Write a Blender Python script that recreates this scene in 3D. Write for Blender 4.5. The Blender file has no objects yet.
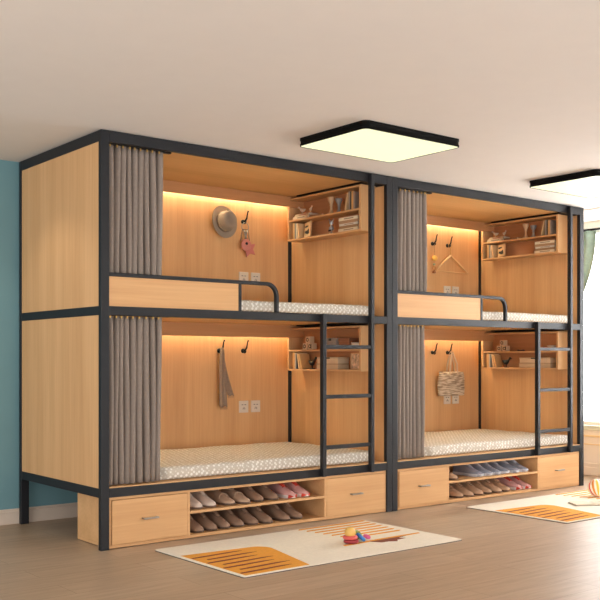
import bpy, math, random
from mathutils import Vector, Matrix, Euler, noise
random.seed(7)
SC = bpy.context.scene
COL = SC.collection
PI = math.pi

# ---------------------------------------------------------------- camera
cam_d = bpy.data.cameras.new('camera'); cam = bpy.data.objects.new('camera', cam_d); COL.objects.link(cam)
cam.location = (-2.328, -4.575, 1.0003)
cam.rotation_euler = (PI/2, 0, -math.atan2(.6242, .7814))
cam_d.sensor_width = 36; cam_d.lens = 965/600*36; cam_d.shift_y = 59.3/600
cam_d.clip_start = .05; cam_d.clip_end = 100
SC.camera = cam

# ---------------------------------------------------------------- world, lights, exposure
w = bpy.data.worlds.new('world'); SC.world = w; w.use_nodes = True
bg = w.node_tree.nodes['Background']
bg.inputs['Color'].default_value = (1.0, .995, .985, 1); bg.inputs['Strength'].default_value = .60

def area(name, loc, rot, sx, sy, power, color=(1, 1, 1)):
    l = bpy.data.lights.new(name, 'AREA'); l.shape = 'RECTANGLE'; l.size = sx; l.size_y = sy
    l.energy = power; l.color = color
    o = bpy.data.objects.new(name, l); COL.objects.link(o); o.location = loc; o.rotation_euler = rot
    return o
# daylight through the window in the right wall plus added fill lamps
area('window_daylight', (5.25, -.65, 1.10), (0, math.radians(104), 0), 2.3, 3.6, 195, (1, .99, .985))
area('ceiling_fill', (-.2, -7.6, .35), (math.radians(150), 0, 0), 7.5, 2.2, 285, (.965, .985, 1))  # added unseen fill behind the camera, aimed up to brighten the ceiling
sp = bpy.data.lights.new('downlight', 'SPOT'); sp.energy = 6; sp.color = (1, .90, .78); sp.spot_size = math.radians(104); sp.spot_blend = .55; sp.shadow_soft_size = .03
spo = bpy.data.objects.new('downlight', sp); COL.objects.link(spo); spo.location = (-.50, .50, 2.18); spo.rotation_euler = (0, math.radians(-4), 0)
area('side_fill', (-5.3, -2.2, .9), (0, math.radians(-118), 0), 1.8, 5.0, 105, (1, .99, .985))  # added unseen fill lifting the left panel and left part of the ceiling

vs = SC.view_settings
vs.view_transform = 'Standard'; vs.look = 'None'; vs.gamma = 1; vs.use_curve_mapping = False
vs.exposure = 0.50

# ---------------------------------------------------------------- helpers
def lin(c):
    return tuple((v/255/12.92 if v/255 <= .04045 else ((v/255+.055)/1.055)**2.4) for v in c) + (1,)

def mat(name, col, rough=.6, metal=0, bump=0, bscale=200, var=0, vscale=8, spec=.5, emit=None, estr=1):
    m = bpy.data.materials.new(name); m.use_nodes = True
    nt = m.node_tree; b = nt.nodes['Principled BSDF']
    b.inputs['Base Color'].default_value = lin(col); b.inputs['Roughness'].default_value = rough
    b.inputs['Metallic'].default_value = metal; b.inputs['Specular IOR Level'].default_value = spec
    tc = nt.nodes.new('ShaderNodeTexCoord')
    n = nt.nodes.new('ShaderNodeTexNoise'); n.inputs['Scale'].default_value = vscale; n.inputs['Detail'].default_value = 4
    nt.links.new(tc.outputs['Object'], n.inputs['Vector'])
    v = var if var else .04
    r = nt.nodes.new('ShaderNodeValToRGB')
    base = lin(col)
    r.color_ramp.elements[0].position = .3; r.color_ramp.elements[1].position = .7
    r.color_ramp.elements[0].color = tuple(c*(1-v) for c in base[:3]) + (1,)
    r.color_ramp.elements[1].color = tuple(min(1, c*(1+v)) for c in base[:3]) + (1,)
    nt.links.new(n.outputs['Fac'], r.inputs['Fac']); nt.links.new(r.outputs['Color'], b.inputs['Base Color'])
    if bump:
        n2 = nt.nodes.new('ShaderNodeTexNoise'); n2.inputs['Scale'].default_value = bscale
        nt.links.new(tc.outputs['Object'], n2.inputs['Vector'])
        bp = nt.nodes.new('ShaderNodeBump'); bp.inputs['Strength'].default_value = bump; bp.inputs['Distance'].default_value = .002
        nt.links.new(n2.outputs['Fac'], bp.inputs['Height']); nt.links.new(bp.outputs['Normal'], b.inputs['Normal'])
    if emit:
        b.inputs['Emission Color'].default_value = emit + (1,); b.inputs['Emission Strength'].default_value = estr
    return m

def wood(name, c1, c2, axis, rough=.5, fine=70):
    m = bpy.data.materials.new(name); m.use_nodes = True
    nt = m.node_tree; b = nt.nodes['Principled BSDF']; b.inputs['Roughness'].default_value = rough
    b.inputs['Specular IOR Level'].default_value = .3
    tc = nt.nodes.new('ShaderNodeTexCoord'); mp = nt.nodes.new('ShaderNodeMapping')
    s = [fine, fine, fine]; s[axis] = fine*.03
    mp.inputs['Scale'].default_value = s
    nt.links.new(tc.outputs['Object'], mp.inputs['Vector'])
    n = nt.nodes.new('ShaderNodeTexNoise'); n.inputs['Scale'].default_value = 1; n.inputs['Detail'].default_value = 5
    n.inputs['Roughness'].default_value = .6
    nt.links.new(mp.outputs['Vector'], n.inputs['Vector'])
    mp2 = nt.nodes.new('ShaderNodeMapping'); s = [9, 9, 9]; s[axis] = .5; mp2.inputs['Scale'].default_value = s
    nt.links.new(tc.outputs['Object'], mp2.inputs['Vector'])
    n2 = nt.nodes.new('ShaderNodeTexNoise'); n2.inputs['Scale'].default_value = 1; n2.inputs['Detail'].default_value = 2
    nt.links.new(mp2.outputs['Vector'], n2.inputs['Vector'])
    mx = nt.nodes.new('ShaderNodeMix'); mx.data_type = 'FLOAT'; mx.inputs[0].default_value = .55
    nt.links.new(n.outputs['Fac'], mx.inputs[2]); nt.links.new(n2.outputs['Fac'], mx.inputs[3])
    r = nt.nodes.new('ShaderNodeValToRGB'); r.color_ramp.elements[0].position = .34; r.color_ramp.elements[1].position = .66
    r.color_ramp.elements[0].color = lin(c2); r.color_ramp.elements[1].color = lin(c1)
    nt.links.new(mx.outputs[0], r.inputs['Fac']); nt.links.new(r.outputs['Color'], b.inputs['Base Color'])
    return m

class MB:
    def __init__(s): s.v = []; s.f = []; s.m = []
    def add(s, vs_, fs, m=0):
        o = len(s.v); s.v += [tuple(p) for p in vs_]
        for f in fs: s.f.append(tuple(o+i for i in f)); s.m.append(m)
    def box(s, x0, x1, y0, y1, z0, z1, m=0, M=None):
        p = [(x, y, z) for z in (z0, z1) for y in (y0, y1) for x in (x0, x1)]
        if M: p = [tuple(M @ Vector(q)) for q in p]
        s.add(p, [(0, 2, 3, 1), (4, 5, 7, 6), (0, 1, 5, 4), (2, 6, 7, 3), (0, 4, 6, 2), (1, 3, 7, 5)], m)
        return s
    def loft(s, rings, cap=True, closed=False, m=0):
        n = len(rings[0]); vs_ = [p for r in rings for p in r]; fs = []
        R = len(rings)
        for i in range(R if closed else R-1):
            a = i*n; b = ((i+1) % R)*n
            for k in range(n):
                fs.append((a+k, a+(k+1) % n, b+(k+1) % n, b+k))
        if cap and not closed:
            fs.append(tuple(range(n-1, -1, -1))); fs.append(tuple((R-1)*n+k for k in range(n)))
        s.add(vs_, fs, m); return s
    def tube(s, path, r, n=8, closed=False, m=0, rr=None):
        P = [Vector(p) for p in path]; rings = []
        up = Vector((0, 0, 1)); last = None
        for i, p in enumerate(P):
            if closed: t = P[(i+1) % len(P)]-P[i-1]
            else: t = P[min(i+1, len(P)-1)]-P[max(i-1, 0)]
            t.normalize()
            if last is None:
                u = t.cross(up)
                if u.length < 1e-3: u = t.cross(Vector((1, 0, 0)))
            else: u = last - t*last.dot(t)
            u.normalize(); last = u; v = t.cross(u)
            q = rr[i] if rr else r
            rings.append([tuple(p+u*math.cos(2*PI*k/n)*q+v*math.sin(2*PI*k/n)*q) for k in range(n)])
        return s.loft(rings, closed=closed, m=m)
    def lathe(s, prof, c=(0, 0, 0), n=24, M=None, m=0, sx=1, sy=1):
        rings = []
        for r, z in prof:
            ring = [Vector((r*sx*math.cos(2*PI*k/n), r*sy*math.sin(2*PI*k/n), z)) for k in range(n)]
            if M: ring = [M @ p for p in ring]
            rings.append([tuple(p+Vector(c)) for p in ring])
        return s.loft(rings, m=m)
    def prism(s, poly, f0, f1, m=0):     # f0/f1 map (a,b) -> 3D point
        n = len(poly); vs_ = [f0(*p) for p in poly]+[f1(*p) for p in poly]
        fs = [tuple(range(n-1, -1, -1)), tuple(range(n, 2*n))]+[(k, (k+1) % n, n+(k+1) % n, n+k) for k in range(n)]
        s.add(vs_, fs, m); return s
    def build(s, name, mats, parent=None, bevel=0, seg=2, smooth=False, loc=None, rot=None, solid=0, subd=0):
        me = bpy.data.meshes.new(name); me.from_pydata(s.v, [], s.f)
        if not isinstance(mats, (list, tuple)): mats = [mats]
        for q in mats: me.materials.append(q)
        for i, p in enumerate(me.polygons): p.material_index = s.m[i]; p.use_smooth = smooth
        import bmesh
        bm = bmesh.new(); bm.from_mesh(me); bmesh.ops.recalc_face_normals(bm, faces=bm.faces); bm.to_mesh(me); bm.free()
        me.update()
        o = bpy.data.objects.new(name, me); COL.objects.link(o)
        if parent: o.parent = parent
        if loc: o.location = loc
        if rot: o.rotation_euler = rot
        if solid:
            d = o.modifiers.new('thickness', 'SOLIDIFY'); d.thickness = solid; d.offset = 0
        if bevel:
            d = o.modifiers.new('edge', 'BEVEL'); d.width = bevel; d.segments = seg; d.limit_method = 'ANGLE'
            d.angle_limit = math.radians(40)
        if subd:
            d = o.modifiers.new('smooth', 'SUBSURF'); d.levels = subd; d.render_levels = subd
        return o

def tag(o, label, cat, group=None):
    o['label'] = label; o['category'] = cat
    if group: o['group'] = group
    return o
def empty(name, loc, label, cat, group=None, rz=0):
    o = bpy.data.objects.new(name, None); COL.objects.link(o); o.location = loc; o.rotation_euler = (0, 0, rz)
    o.empty_display_size = .05
    return tag(o, label, cat, group)
def struct(o): o['kind'] = 'structure'; return o
def copy_tree(o, parent=None):
    c = o.copy(); COL.objects.link(c)
    if parent: c.parent = parent
    for ch in list(o.children): copy_tree(ch, c)
    return c
def place(o, loc, label, cat=None, group=None, rz=None):
    o.location = loc; o['label'] = label
    if cat: o['category'] = cat
    if group: o['group'] = group
    if rz is not None: o.rotation_euler[2] = rz
    return o

# ---------------------------------------------------------------- materials
W1, W2 = (219, 173, 123), (201, 153, 104)
wood_z = wood('oak_vertical', W1, W2, 2)
wood_x = wood('oak_horizontal', W1, W2, 0)
wood_y = wood('oak_depth', W1, W2, 1)
wood_top = wood('oak_ceiling_panel', (226, 178, 118), (212, 162, 102), 0)
wood_back_shaded = wood('oak_shelf_back_shaded', (200, 142, 98), (184, 126, 84), 1)  # reddish oak, with the shade inside the shelf darkened into its colour
wood_cove_shaded = wood('oak_cove_shaded', (200, 146, 98), (186, 132, 86), 0)  # same oak made darker: the fascia's shading is painted into the colour
metal_d = mat('charcoal_steel', (29, 30, 34), .5, .0, var=.02, spec=.35)
metal_k = mat('black_steel', (10, 10, 11), .5, 0, spec=.3)
chrome = mat('brushed_nickel', (170, 165, 158), .3, .9)
gold = mat('brass', (200, 160, 90), .35, .8)
white_pl = mat('ivory_plastic', (216, 204, 188), .4)
dark_pl = mat('dark_slot', (50, 46, 44), .5)

def fabric_curtain():
    m = mat('taupe_linen', (138, 125, 115), .9, bump=.4, bscale=900, var=.06, vscale=60)
    return m
curt_m = fabric_curtain()

def mattress_mat():
    m = bpy.data.materials.new('lattice_quilt'); m.use_nodes = True
    nt = m.node_tree; b = nt.nodes['Principled BSDF']; b.inputs['Roughness'].default_value = .9
    tc = nt.nodes.new('ShaderNodeTexCoord'); mp = nt.nodes.new('ShaderNodeMapping')
    mp.inputs['Rotation'].default_value = (PI/4, .615, PI/4); mp.inputs['Scale'].default_value = (50, 50, 50)
    nt.links.new(tc.outputs['Object'], mp.inputs['Vector'])
    v = nt.nodes.new('ShaderNodeTexVoronoi'); v.inputs['Scale'].default_value = 1; v.inputs['Randomness'].default_value = .3
    nt.links.new(mp.outputs['Vector'], v.inputs['Vector'])
    r = nt.nodes.new('ShaderNodeValToRGB'); r.color_ramp.elements[0].position = .33; r.color_ramp.elements[1].position = .48
    r.color_ramp.elements[0].color = lin((234, 231, 223)); r.color_ramp.elements[1].color = lin((196, 187, 173))
    nt.links.new(v.outputs['Distance'], r.inputs['Fac']); nt.links.new(r.outputs['Color'], b.inputs['Base Color'])
    return m
quilt = mattress_mat()

# ---------------------------------------------------------------- setting
def floor_mat():
    m = bpy.data.materials.new('plank_floor'); m.use_nodes = True
    nt = m.node_tree; b = nt.nodes['Principled BSDF']; b.inputs['Roughness'].default_value = .42
    b.inputs['Specular IOR Level'].default_value = .45
    tc = nt.nodes.new('ShaderNodeTexCoord')
    br = nt.nodes.new('ShaderNodeTexBrick'); br.offset = .37
    br.inputs['Scale'].default_value = 1; br.inputs['Brick Width'].default_value = 1.35; br.inputs['Row Height'].default_value = .19
    br.inputs['Mortar Size'].default_value = .0012; br.inputs['Mortar Smooth'].default_value = .2
    br.inputs['Color1'].default_value = lin((188, 165, 141)); br.inputs['Color2'].default_value = lin((178, 154, 129))
    br.inputs['Mortar'].default_value = lin((135, 112, 91))
    nt.links.new(tc.outputs['Object'], br.inputs['Vector'])
    mp = nt.nodes.new('ShaderNodeMapping'); mp.inputs['Scale'].default_value = (1.6, 16, 1)
    nt.links.new(tc.outputs['Object'], mp.inputs['Vector'])
    n = nt.nodes.new('ShaderNodeTexNoise'); n.inputs['Scale'].default_value = 2; n.inputs['Detail'].default_value = 6; n.inputs['Roughness'].default_value = .65
    nt.links.new(mp.outputs['Vector'], n.inputs['Vector'])
    r = nt.nodes.new('ShaderNodeValToRGB'); r.color_ramp.elements[0].position = .3; r.color_ramp.elements[1].position = .7
    r.color_ramp.elements[0].color = (.80, .78, .75, 1); r.color_ramp.elements[1].color = (1.08, 1.06, 1.04, 1)
    nt.links.new(n.outputs['Fac'], r.inputs['Fac'])
    mx = nt.nodes.new('ShaderNodeMix'); mx.data_type = 'RGBA'; mx.blend_type = 'MULTIPLY'; mx.inputs[0].default_value = 1
    nt.links.new(br.outputs['Color'], mx.inputs[6]); nt.links.new(r.outputs['Color'], mx.inputs[7])
    nt.links.new(mx.outputs[2], b.inputs['Base Color'])
    return m
XR = 4.84; YB = 1.10; ZC = 2.204
struct(MB().box(-4.2, XR+.15, -6.5, YB+.1, -.1, 0).build('floor', floor_mat()))
ceil_m = mat('ceiling_paint', (222, 214, 206), .9, var=.01)
teal = mat('teal_paint', (110, 150, 158), .85, var=.02, vscale=2)
wallw = mat('cream_paint', (244, 238, 228), .8, var=.01)
trimw = mat('white_trim_paint', (240, 232, 220), .5, var=.01)
struct(MB().box(-4.2, XR+.15, -6.5, YB+.1, ZC, ZC+.1).build('ceiling', ceil_m))
struct(MB().box(-4.2, XR+.15, YB, YB+.1, 0, ZC).build('wall_back', teal))
b_ = MB()
b_.box(-4.2, XR, YB-.014, YB, 0, .068).box(-4.2, XR, YB-.018, YB, .068, .080).box(-4.2, XR, YB-.010, YB, .080, .092)
struct(b_.build('baseboard_back', mat('baseboard_paint', (214, 198, 182), .5), bevel=.002))
# right wall with a wide window over a low sill
b_ = MB()
b_.box(XR, XR+.15, -6.5, YB, 0, .39).box(XR, XR+.15, -6.5, YB, 2.12, ZC)
b_.box(XR, XR+.15, -6.5, -2.2, .39, 2.12).box(XR, XR+.15, .95, YB, .39, 2.12)
struct(b_.build('wall_right', wallw))
b_ = MB()
b_.box(XR-.016, XR, -6.5, YB-.02, 0, .07).box(XR-.011, XR, -6.5, YB-.02, .07, .105)
struct(b_.build('baseboard_right', trimw, bevel=.003))
struct(MB().box(XR-.008, XR, -6.5, YB-.02, .262, .270).box(XR-.008, XR, -6.5, YB-.02, .33, .345).build('trim_1', mat('ochre_trim', (236, 214, 168), .5)))
struct(MB().box(4.30, XR, -6.5, YB, ZC-.012, ZC).build('ceiling_glare_band', mat('painted_window_glare', (250, 248, 244), .8)))  # added strip; its white paints in the window's overexposure on the ceiling
win = MB()
win.box(XR+.05, XR+.10, -2.2, .95, .43, .46).box(XR+.05, XR+.10, -2.2, .95, 2.09, 2.12)
for y in (-2.2, -1.39, -.56, .27, .92): win.box(XR+.05, XR+.10, y, y+.03, .46, 2.09)
wo = struct(win.build('window_1', mat('window_white', (236, 226, 222), .4), bevel=.003))
glass = bpy.data.materials.new('window_glass'); glass.use_nodes = True
g = glass.node_tree.nodes['Principled BSDF']; g.inputs['Transmission Weight'].default_value = 1; g.inputs['Roughness'].default_value = 0; g.inputs['IOR'].default_value = 1.02
struct(MB().box(XR+.072, XR+.076, -2.17, .92, .46, 2.09).build('window_pane', glass, wo))
struct(MB().box(XR-.03, XR+.15, -2.25, 1.0, .39, .43).build('window_sill', mat('pale_sill', (214, 222, 208), .4), wo, bevel=.004))

# tied-back curtain at the window
def window_curtain():
    b = MB(); NX, NZ = 60, 30; P = []
    for j in range(NZ+1):
        z = 2.10 - j/NZ*1.98; t = j/NZ
        if z > 1.05: k = (2.10-z)/1.05; lo = .27+(.80-.27)*(k**2.1); hi = .97+.02*k
        else: k = (1.05-z)/.95; lo = .80-.16*min(1, k*1.4); hi = .99
        for i in range(NX+1):
            u = i/NX
            P.append((XR-.075+.022*math.sin(u*2*PI*7), lo+(hi-lo)*u, z))
    F = [(j*(NX+1)+i, j*(NX+1)+i+1, (j+1)*(NX+1)+i+1, (j+1)*(NX+1)+i) for j in range(NZ) for i in range(NX)]
    b.add(P, F)
    r = empty('window_curtain', (0, 0, 0), 'sage green curtain tied back at the bright window past the right bunk', 'curtain')
    b.build('curtain_fabric', mat('sage_cloth', (146, 172, 162), .9, var=.12, vscale=30), r, solid=.003, smooth=True)
    t = [(XR-.075+.05*math.cos(a), .885+.115*math.sin(a), 1.05) for a in [2*PI*k/24 for k in range(24)]]
    MB().tube(t, .012, 8, closed=True).build('tieback', mat('sage_tie', (140, 160, 140), .9), r, smooth=True)
    MB().tube([(XR-.075, .2, 2.108), (XR-.075, 1.04, 2.108)], .010, 10).build('curtain_rod', metal_k, r, smooth=True)
window_curtain()

# ---------------------------------------------------------------- ceiling lamps
lamp_frame = mat('black_lamp_frame', (3, 3, 3), .6, spec=.15)
lamp_glow = mat('lamp_diffuser', (120, 120, 104), .5, emit=(.76, .76, .46), estr=1.0)
def rrect(x0, x1, y0, y1, r, n=6):
    pts = []
    for cx, cy, a0 in ((x1-r, y1-r, 0), (x0+r, y1-r, PI/2), (x0+r, y0+r, PI), (x1-r, y0+r, 3*PI/2)):
        for k in range(n+1):
            a = a0+PI/2*k/n; pts.append((cx+r*math.cos(a), cy+r*math.sin(a)))
    return pts
def ceiling_lamp(x, y, label):
    r = empty('ceiling_lamp', (x, y, ZC), label, 'ceiling light', 'square ceiling lights')
    z1 = 0; z0 = -.043
    b = MB(); o = rrect(-.357, .357, -.275, .275, .035); i = rrect(-.351, .351, -.269, .269, .03)
    # housing with a slim waist like the photo's black profile
    rings = []
    for z, s in ((0, 1), (-.012, 1), (-.016, .992), (-.029, .992), (-.033, 1), (-.043, 1)):
        rings.append([(px*s, py*s, z) for px, py in o])
    rings.append([(px, py, -.043) for px, py in i]); rings.append([(px, py, -.037) for px, py in i])
    b.loft(rings); b.build('frame', lamp_frame, r)
    MB().prism(i, lambda a, c: (a, c, -.0418), lambda a, c: (a, c, -.0375)).build('diffuser', lamp_glow, r)
ceiling_lamp(1.305, -.725, 'black-framed square ceiling light seen whole in front of the left bunk')
ceiling_lamp(3.298, -.715, 'black-framed square ceiling light cut by the right edge of the picture')

# ---------------------------------------------------------------- bunk bed
led_m = mat('led_strip_glow', (255, 240, 200), .5, emit=(.92, 1, .80), estr=33)
BL = 2.103; BD = 1.075
def bunk(label):
    r = empty('bunk_bed', (0, 0, 0), label, 'bunk bed', 'black steel and oak bunk beds')
    for x0, x1, y0, y1 in ((0, .048, 0, .030), (BL-.048, BL, 0, .030), (0, .050, BD-.032, BD), (BL-.066, BL, 1.026, BD)):
        MB().box(x0, x1, y0, y1, 0, 2.2).build('post', metal_d, r, bevel=.002)
    for z0, z1 in ((2.142, 2.2), (1.232, 1.280), (.274, .323)):
        MB().box(.048, BL-.048, .001, .029, z0, z1).build('front_rail', metal_d, r, bevel=.002)
        MB().box(.050, BL-.066, BD-.030, BD-.001, z0, z1).build('back_rail', metal_d, r, bevel=.002)
        MB().box(.001, .030, .030, BD-.032, z0, z1).build('side_rail', metal_d, r, bevel=.002)
        MB().box(BL-.030, BL-.001, .030, 1.026, z0, z1).build('side_rail', metal_d, r, bevel=.002)
    # panels
    for z0, z1 in ((1.280, 2.142), (.323, 1.232)):
        MB().box(.004, .020, .0305, BD-.0325, z0, z1).build('side_panel', wood_z, r)
        MB().box(BL-.037, BL-.022, .0305, 1.0255, z0, z1).build('side_panel', wood_z, r)
        MB().box(.0505, BL-.0665, 1.030, 1.042, z0, z1).build('back_panel', wood_z, r)
    MB().box(.022, BL-.038, .031, 1.029, 2.166, 2.182).build('top_panel', wood_top, r)
    for z0, z1 in ((1.245, 1.2795), (.298, .3285)):
        MB().box(.022, BL-.038, .0305, 1.029, z0, z1).box(.0485, BL-.0485, .003, .0305, z1-.010, z1).build('bed_board', wood_top if z0 > 1 else wood_x, r)
    # cove fascia + led strip
    for zt, zb in ((2.1655, 2.092), (1.2445, 1.155)):
        MB().box(.022, BL-.038, .872, .888, zb, zt).build('fascia', wood_cove_shaded, r, bevel=.001)
        MB().box(.06, BL-.07, 1.002, 1.012, zt-.014, zt-.003).build('led_strip', led_m, r)
        MB().box(BL-.17, BL-.039, .05, .80, zt-.009, zt-.001).build('shelf_gap_shade', metal_k, r)  # added black strip standing in for the shadowed gap above the shelf
    # guard rail
    prof = [(.048, 1.447)]+[(1.085+.073*math.sin(a), 1.374+.073*math.cos(a)) for a in [PI/2*k/8 for k in range(9)]]+[(1.158, 1.280)]
    rings = []
    for i, (x, z) in enumerate(prof):
        a = prof[max(i-1, 0)]; c = prof[min(i+1, len(prof)-1)]
        t = Vector((c[0]-a[0], 0, c[1]-a[1])).normalized(); nrm = Vector((-t.z, 0, t.x))
        if i == 0: nrm = Vector((0, 0, 1))
        rings.append([tuple(Vector((x, y, z))+nrm*q) for y, q in ((.001, -.0105), (.027, -.0105), (.027, .0105), (.001, .0105))])
    gr = MB().loft(rings).box(.877, .897, .002, .026, 1.280, 1.437).build('guard_rail', metal_d, r, bevel=.003)
    MB().box(.0485, .8765, .006, .022, 1.2805, 1.4365).build('guard_panel', wood_x, gr)
    # ladder
    ld = MB().box(1.483, 1.511, -.033, -.001, .277, 1.281).build('ladder', metal_d, r, bevel=.002)
    MB().box(1.886, 1.914, -.033, -.001, .277, 2.192).build('ladder_rail', metal_d, ld, bevel=.002)
    for z in (1.078, .768, .455):
        MB().box(1.5115, 1.8855, -.030, -.006, z-.012, z+.012).build('rung', metal_d, ld, bevel=.002)
    return r
X2 = 2.105
bed1 = bunk('black steel and oak bunk bed on the left, hat on its upper wall')
bed2 = place(copy_tree(bed1), (X2, 0, 0), 'black steel and oak bunk bed on the right, by the bright window')

# ---------------------------------------------------------------- mattresses
def mattress(x, z, label):
    b = MB(); NX, NY, NZ = 90, 44, 6
    L_, W_, H_ = 1.955, .958, .070; R = .026
    idx = {}; V = []; F = []
    def vid(i, j, k):
        key = (i, j, k)
        if key not in idx:
            p = Vector((L_*i/NX, W_*j/NY, H_*k/NZ))
            q = Vector((min(max(p.x, R), L_-R), min(max(p.y, R), W_-R), min(max(p.z, R*.8), H_-R)))
            d = p-q
            if d.length > 1e-6: p = q+d.normalized()*min(R, d.length)
            nz = noise.noise(Vector((p.x*5+x, p.y*7+z, 0)))*.004+noise.noise(Vector((p.x*22+x, p.y*26, p.z*20+z)))*.0016
            if k > 0: p.z += nz
            if 0 < i < NX and j == 0: p.y += noise.noise(Vector((p.x*14+x*3, z, p.z*30)))*.003
            if p.x < .36: p.y = max(p.y, .030+.004*math.sin(p.x*60))     # pressed in where the curtain hangs
            idx[key] = len(V); V.append(tuple(p))
        return idx[key]
    for i in range(NX):
        for j in range(NY):
            F.append([vid(i, j, NZ), vid(i+1, j, NZ), vid(i+1, j+1, NZ), vid(i, j+1, NZ)])
            F.append([vid(i, j, 0), vid(i, j+1, 0), vid(i+1, j+1, 0), vid(i+1, j, 0)])
    for i in range(NX):
        for k in range(NZ):
            F.append([vid(i, 0, k), vid(i+1, 0, k), vid(i+1, 0, k+1), vid(i, 0, k+1)])
            F.append([vid(i, NY, k), vid(i, NY, k+1), vid(i+1, NY, k+1), vid(i+1, NY, k)])
    for j in range(NY):
        for k in range(NZ):
            F.append([vid(0, j, k), vid(0, j, k+1), vid(0, j+1, k+1), vid(0, j+1, k)])
            F.append([vid(NX, j, k), vid(NX, j+1, k), vid(NX, j+1, k+1), vid(NX, j, k+1)])
    b.add(V, F)
    tag(b.build('mattress', quilt, smooth=True, loc=(x+.062, .0625, z)), label, 'mattress', 'thin patterned mattresses in the bunks')
mattress(0, 1.2810, 'beige lattice-patterned mattress in the upper left berth')
mattress(0, .3300, 'beige lattice-patterned mattress in the lower left berth')
mattress(X2, 1.2810, 'beige lattice-patterned mattress in the upper right berth')
mattress(X2, .3300, 'beige lattice-patterned mattress in the lower right berth')

# ---------------------------------------------------------------- berth curtains
def berth_curtain(x0, x1, z0, z1, folds, seed, label):
    rnd = random.Random(seed); NX, NZ = folds*16, 22
    ph = [rnd.uniform(.75, 1.15) for _ in range(folds+1)]
    xs = [0]
    for k in range(folds): xs.append(xs[-1]+rnd.uniform(.8, 1.2))
    T = xs[-1]
    P = []
    for j in range(NZ+1):
        t = j/NZ; z = z1+(z0-z1)*t
        for i in range(NX+1):
            k = min(i//16, folds-1); u = (i-k*16)/16
            x = (xs[k]+(xs[k+1]-xs[k])*u)/T
            amp = .0235*min(1, ph[k])*(.9+.15*math.sin(3*t+k))
            y = amp*(1-2*abs(math.sin(PI*u))**.75)
            x -= .09*math.sin(2*PI*u)/T
            sway = .004*math.sin(t*PI*1.3+k*1.7)
            P.append((x0+(x1-x0)*x+sway, .0550+y, z))
    F = [(j*(NX+1)+i, j*(NX+1)+i+1, (j+1)*(NX+1)+i+1, (j+1)*(NX+1)+i) for j in range(NZ) for i in range(NX)]
    r = empty('berth_curtain', (x0, .0550, z0), label, 'curtain', 'taupe curtains drawn to the left of each berth')
    b = MB(); b.add([(p[0]-x0, p[1]-.0550, p[2]-z0) for p in P], F)
    b.build('curtain_fabric', curt_m, r, solid=.0025, smooth=True)
    MB().box(-.02, x1-x0+.05, -.012, .012, z1-z0+.003, z1-z0+.012).build('curtain_track', metal_k, r)
    for k in range(folds):
        xx = (x1-x0)*xs[k]/T+.004
        MB().box(xx, xx+.008, -.026, -.020, z1-z0-.010, z1-z0+.002).build('glider', gold, r)
berth_curtain(.060, .400, 1.293, 2.135, 9, 1, 'taupe curtain bunched at the upper left of the left bunk')
berth_curtain(.060, (.388), .3340, 1.229, 9, 2, 'taupe curtain bunched at the lower left of the left bunk')
berth_curtain(X2+.060, X2+.367, 1.293, 2.135, 8, 3, 'taupe curtain bunched at the upper left of the right bunk')
berth_curtain(X2+.060, X2+.347, .3340, 1.229, 8, 4, 'taupe curtain bunched at the lower left of the right bunk')

# ---------------------------------------------------------------- storage cabinets under the bunks
def cabinet(label):
    r = empty('storage_cabinet', (0, 0, 0), label, 'cabinet', 'oak shoe cabinets under the bunks')
    D = .38; z1 = .2725
    b = MB()
    b.box(.050, 2.054, .010, D, .004, .022).box(.050, 2.054, .010, D, z1-.014, z1)
    b.box(.050, .064, .010, D, .022, z1-.014).box(2.040, 2.054, .010, D, .022, z1-.014)
    b.box(.530, .546, .003, D-.01, .022, z1-.014).box(1.524, 1.540, .003, D-.01, .022, z1-.014)
    b.box(.064, 2.040, D-.008, D, .022, z1-.014)
    b.build('body', wood_x, r, bevel=.0012)
    MB().box(.5465, 1.5235, .003, D-.0085, .140, .154).build('shelf', wood_x, r, bevel=.001)
    for x0, x1, hx in ((.066, .5285, .288), (1.5415, 2.038, 1.779)):
        d = MB().box(x0, x1, .002, .020, .024, z1-.016).box(x0+.01, x1-.01, .020, D-.02, .03, .15).build('drawer', wood_x, r, bevel=.0015)
        h = MB()
        h.box(hx-.046, hx+.046, -.026, -.018, .142, .152).box(hx-.046, hx-.038, -.020, .002, .1425, .1515).box(hx+.038, hx+.046, -.020, .002, .1425, .1515)
        h.build('handle', chrome, d, bevel=.0015)
    return r
cab1 = cabinet('oak cabinet with two drawers and open shoe tiers under the left bunk')
place(copy_tree(cab1), (X2, 0, 0), 'oak cabinet with two drawers and open shoe tiers under the right bunk')

# ---------------------------------------------------------------- wall shelves inside the berths
def wall_shelf(zb, zt, zm, label):
    r = empty('wall_shelf', (2.0645, .12, zb), label, 'shelf', 'two-tier oak wall shelves in the berths')
    X0 = -.130; Yn, Yf = 0, .770; H = zt-zb
    MB().box(X0, 0, 0, .020, 0, H).build('side_board', wood_z, r, bevel=.001)
    MB().box(X0, 0, Yf, Yf+.016, 0, H).build('side_board', wood_z, r, bevel=.001)
    MB().box(X0, 0, .0205, Yf-.0005, 0, .012).build('bottom_board', wood_y, r, bevel=.001)
    MB().box(X0, 0, .0205, Yf-.0005, H-.012, H).build('top_board', wood_y, r, bevel=.001)
    MB().box(X0, -.006, .0205, Yf-.0005, zm-zb-.006, zm-zb+.006).build('middle_board', wood_y, r, bevel=.001)
    MB().box(-.005, 0, .0205, Yf-.0005, .0125, H-.0125).build('back_board', wood_back_shaded, r)
    return r
ZU = (1.846, 2.150, 1.990); ZL = (.920, 1.222, 1.062)
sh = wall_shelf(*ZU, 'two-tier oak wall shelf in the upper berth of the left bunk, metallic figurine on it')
place(copy_tree(sh), (X2+2.0645, .12, ZU[0]), 'two-tier oak wall shelf in the upper right berth')
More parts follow.
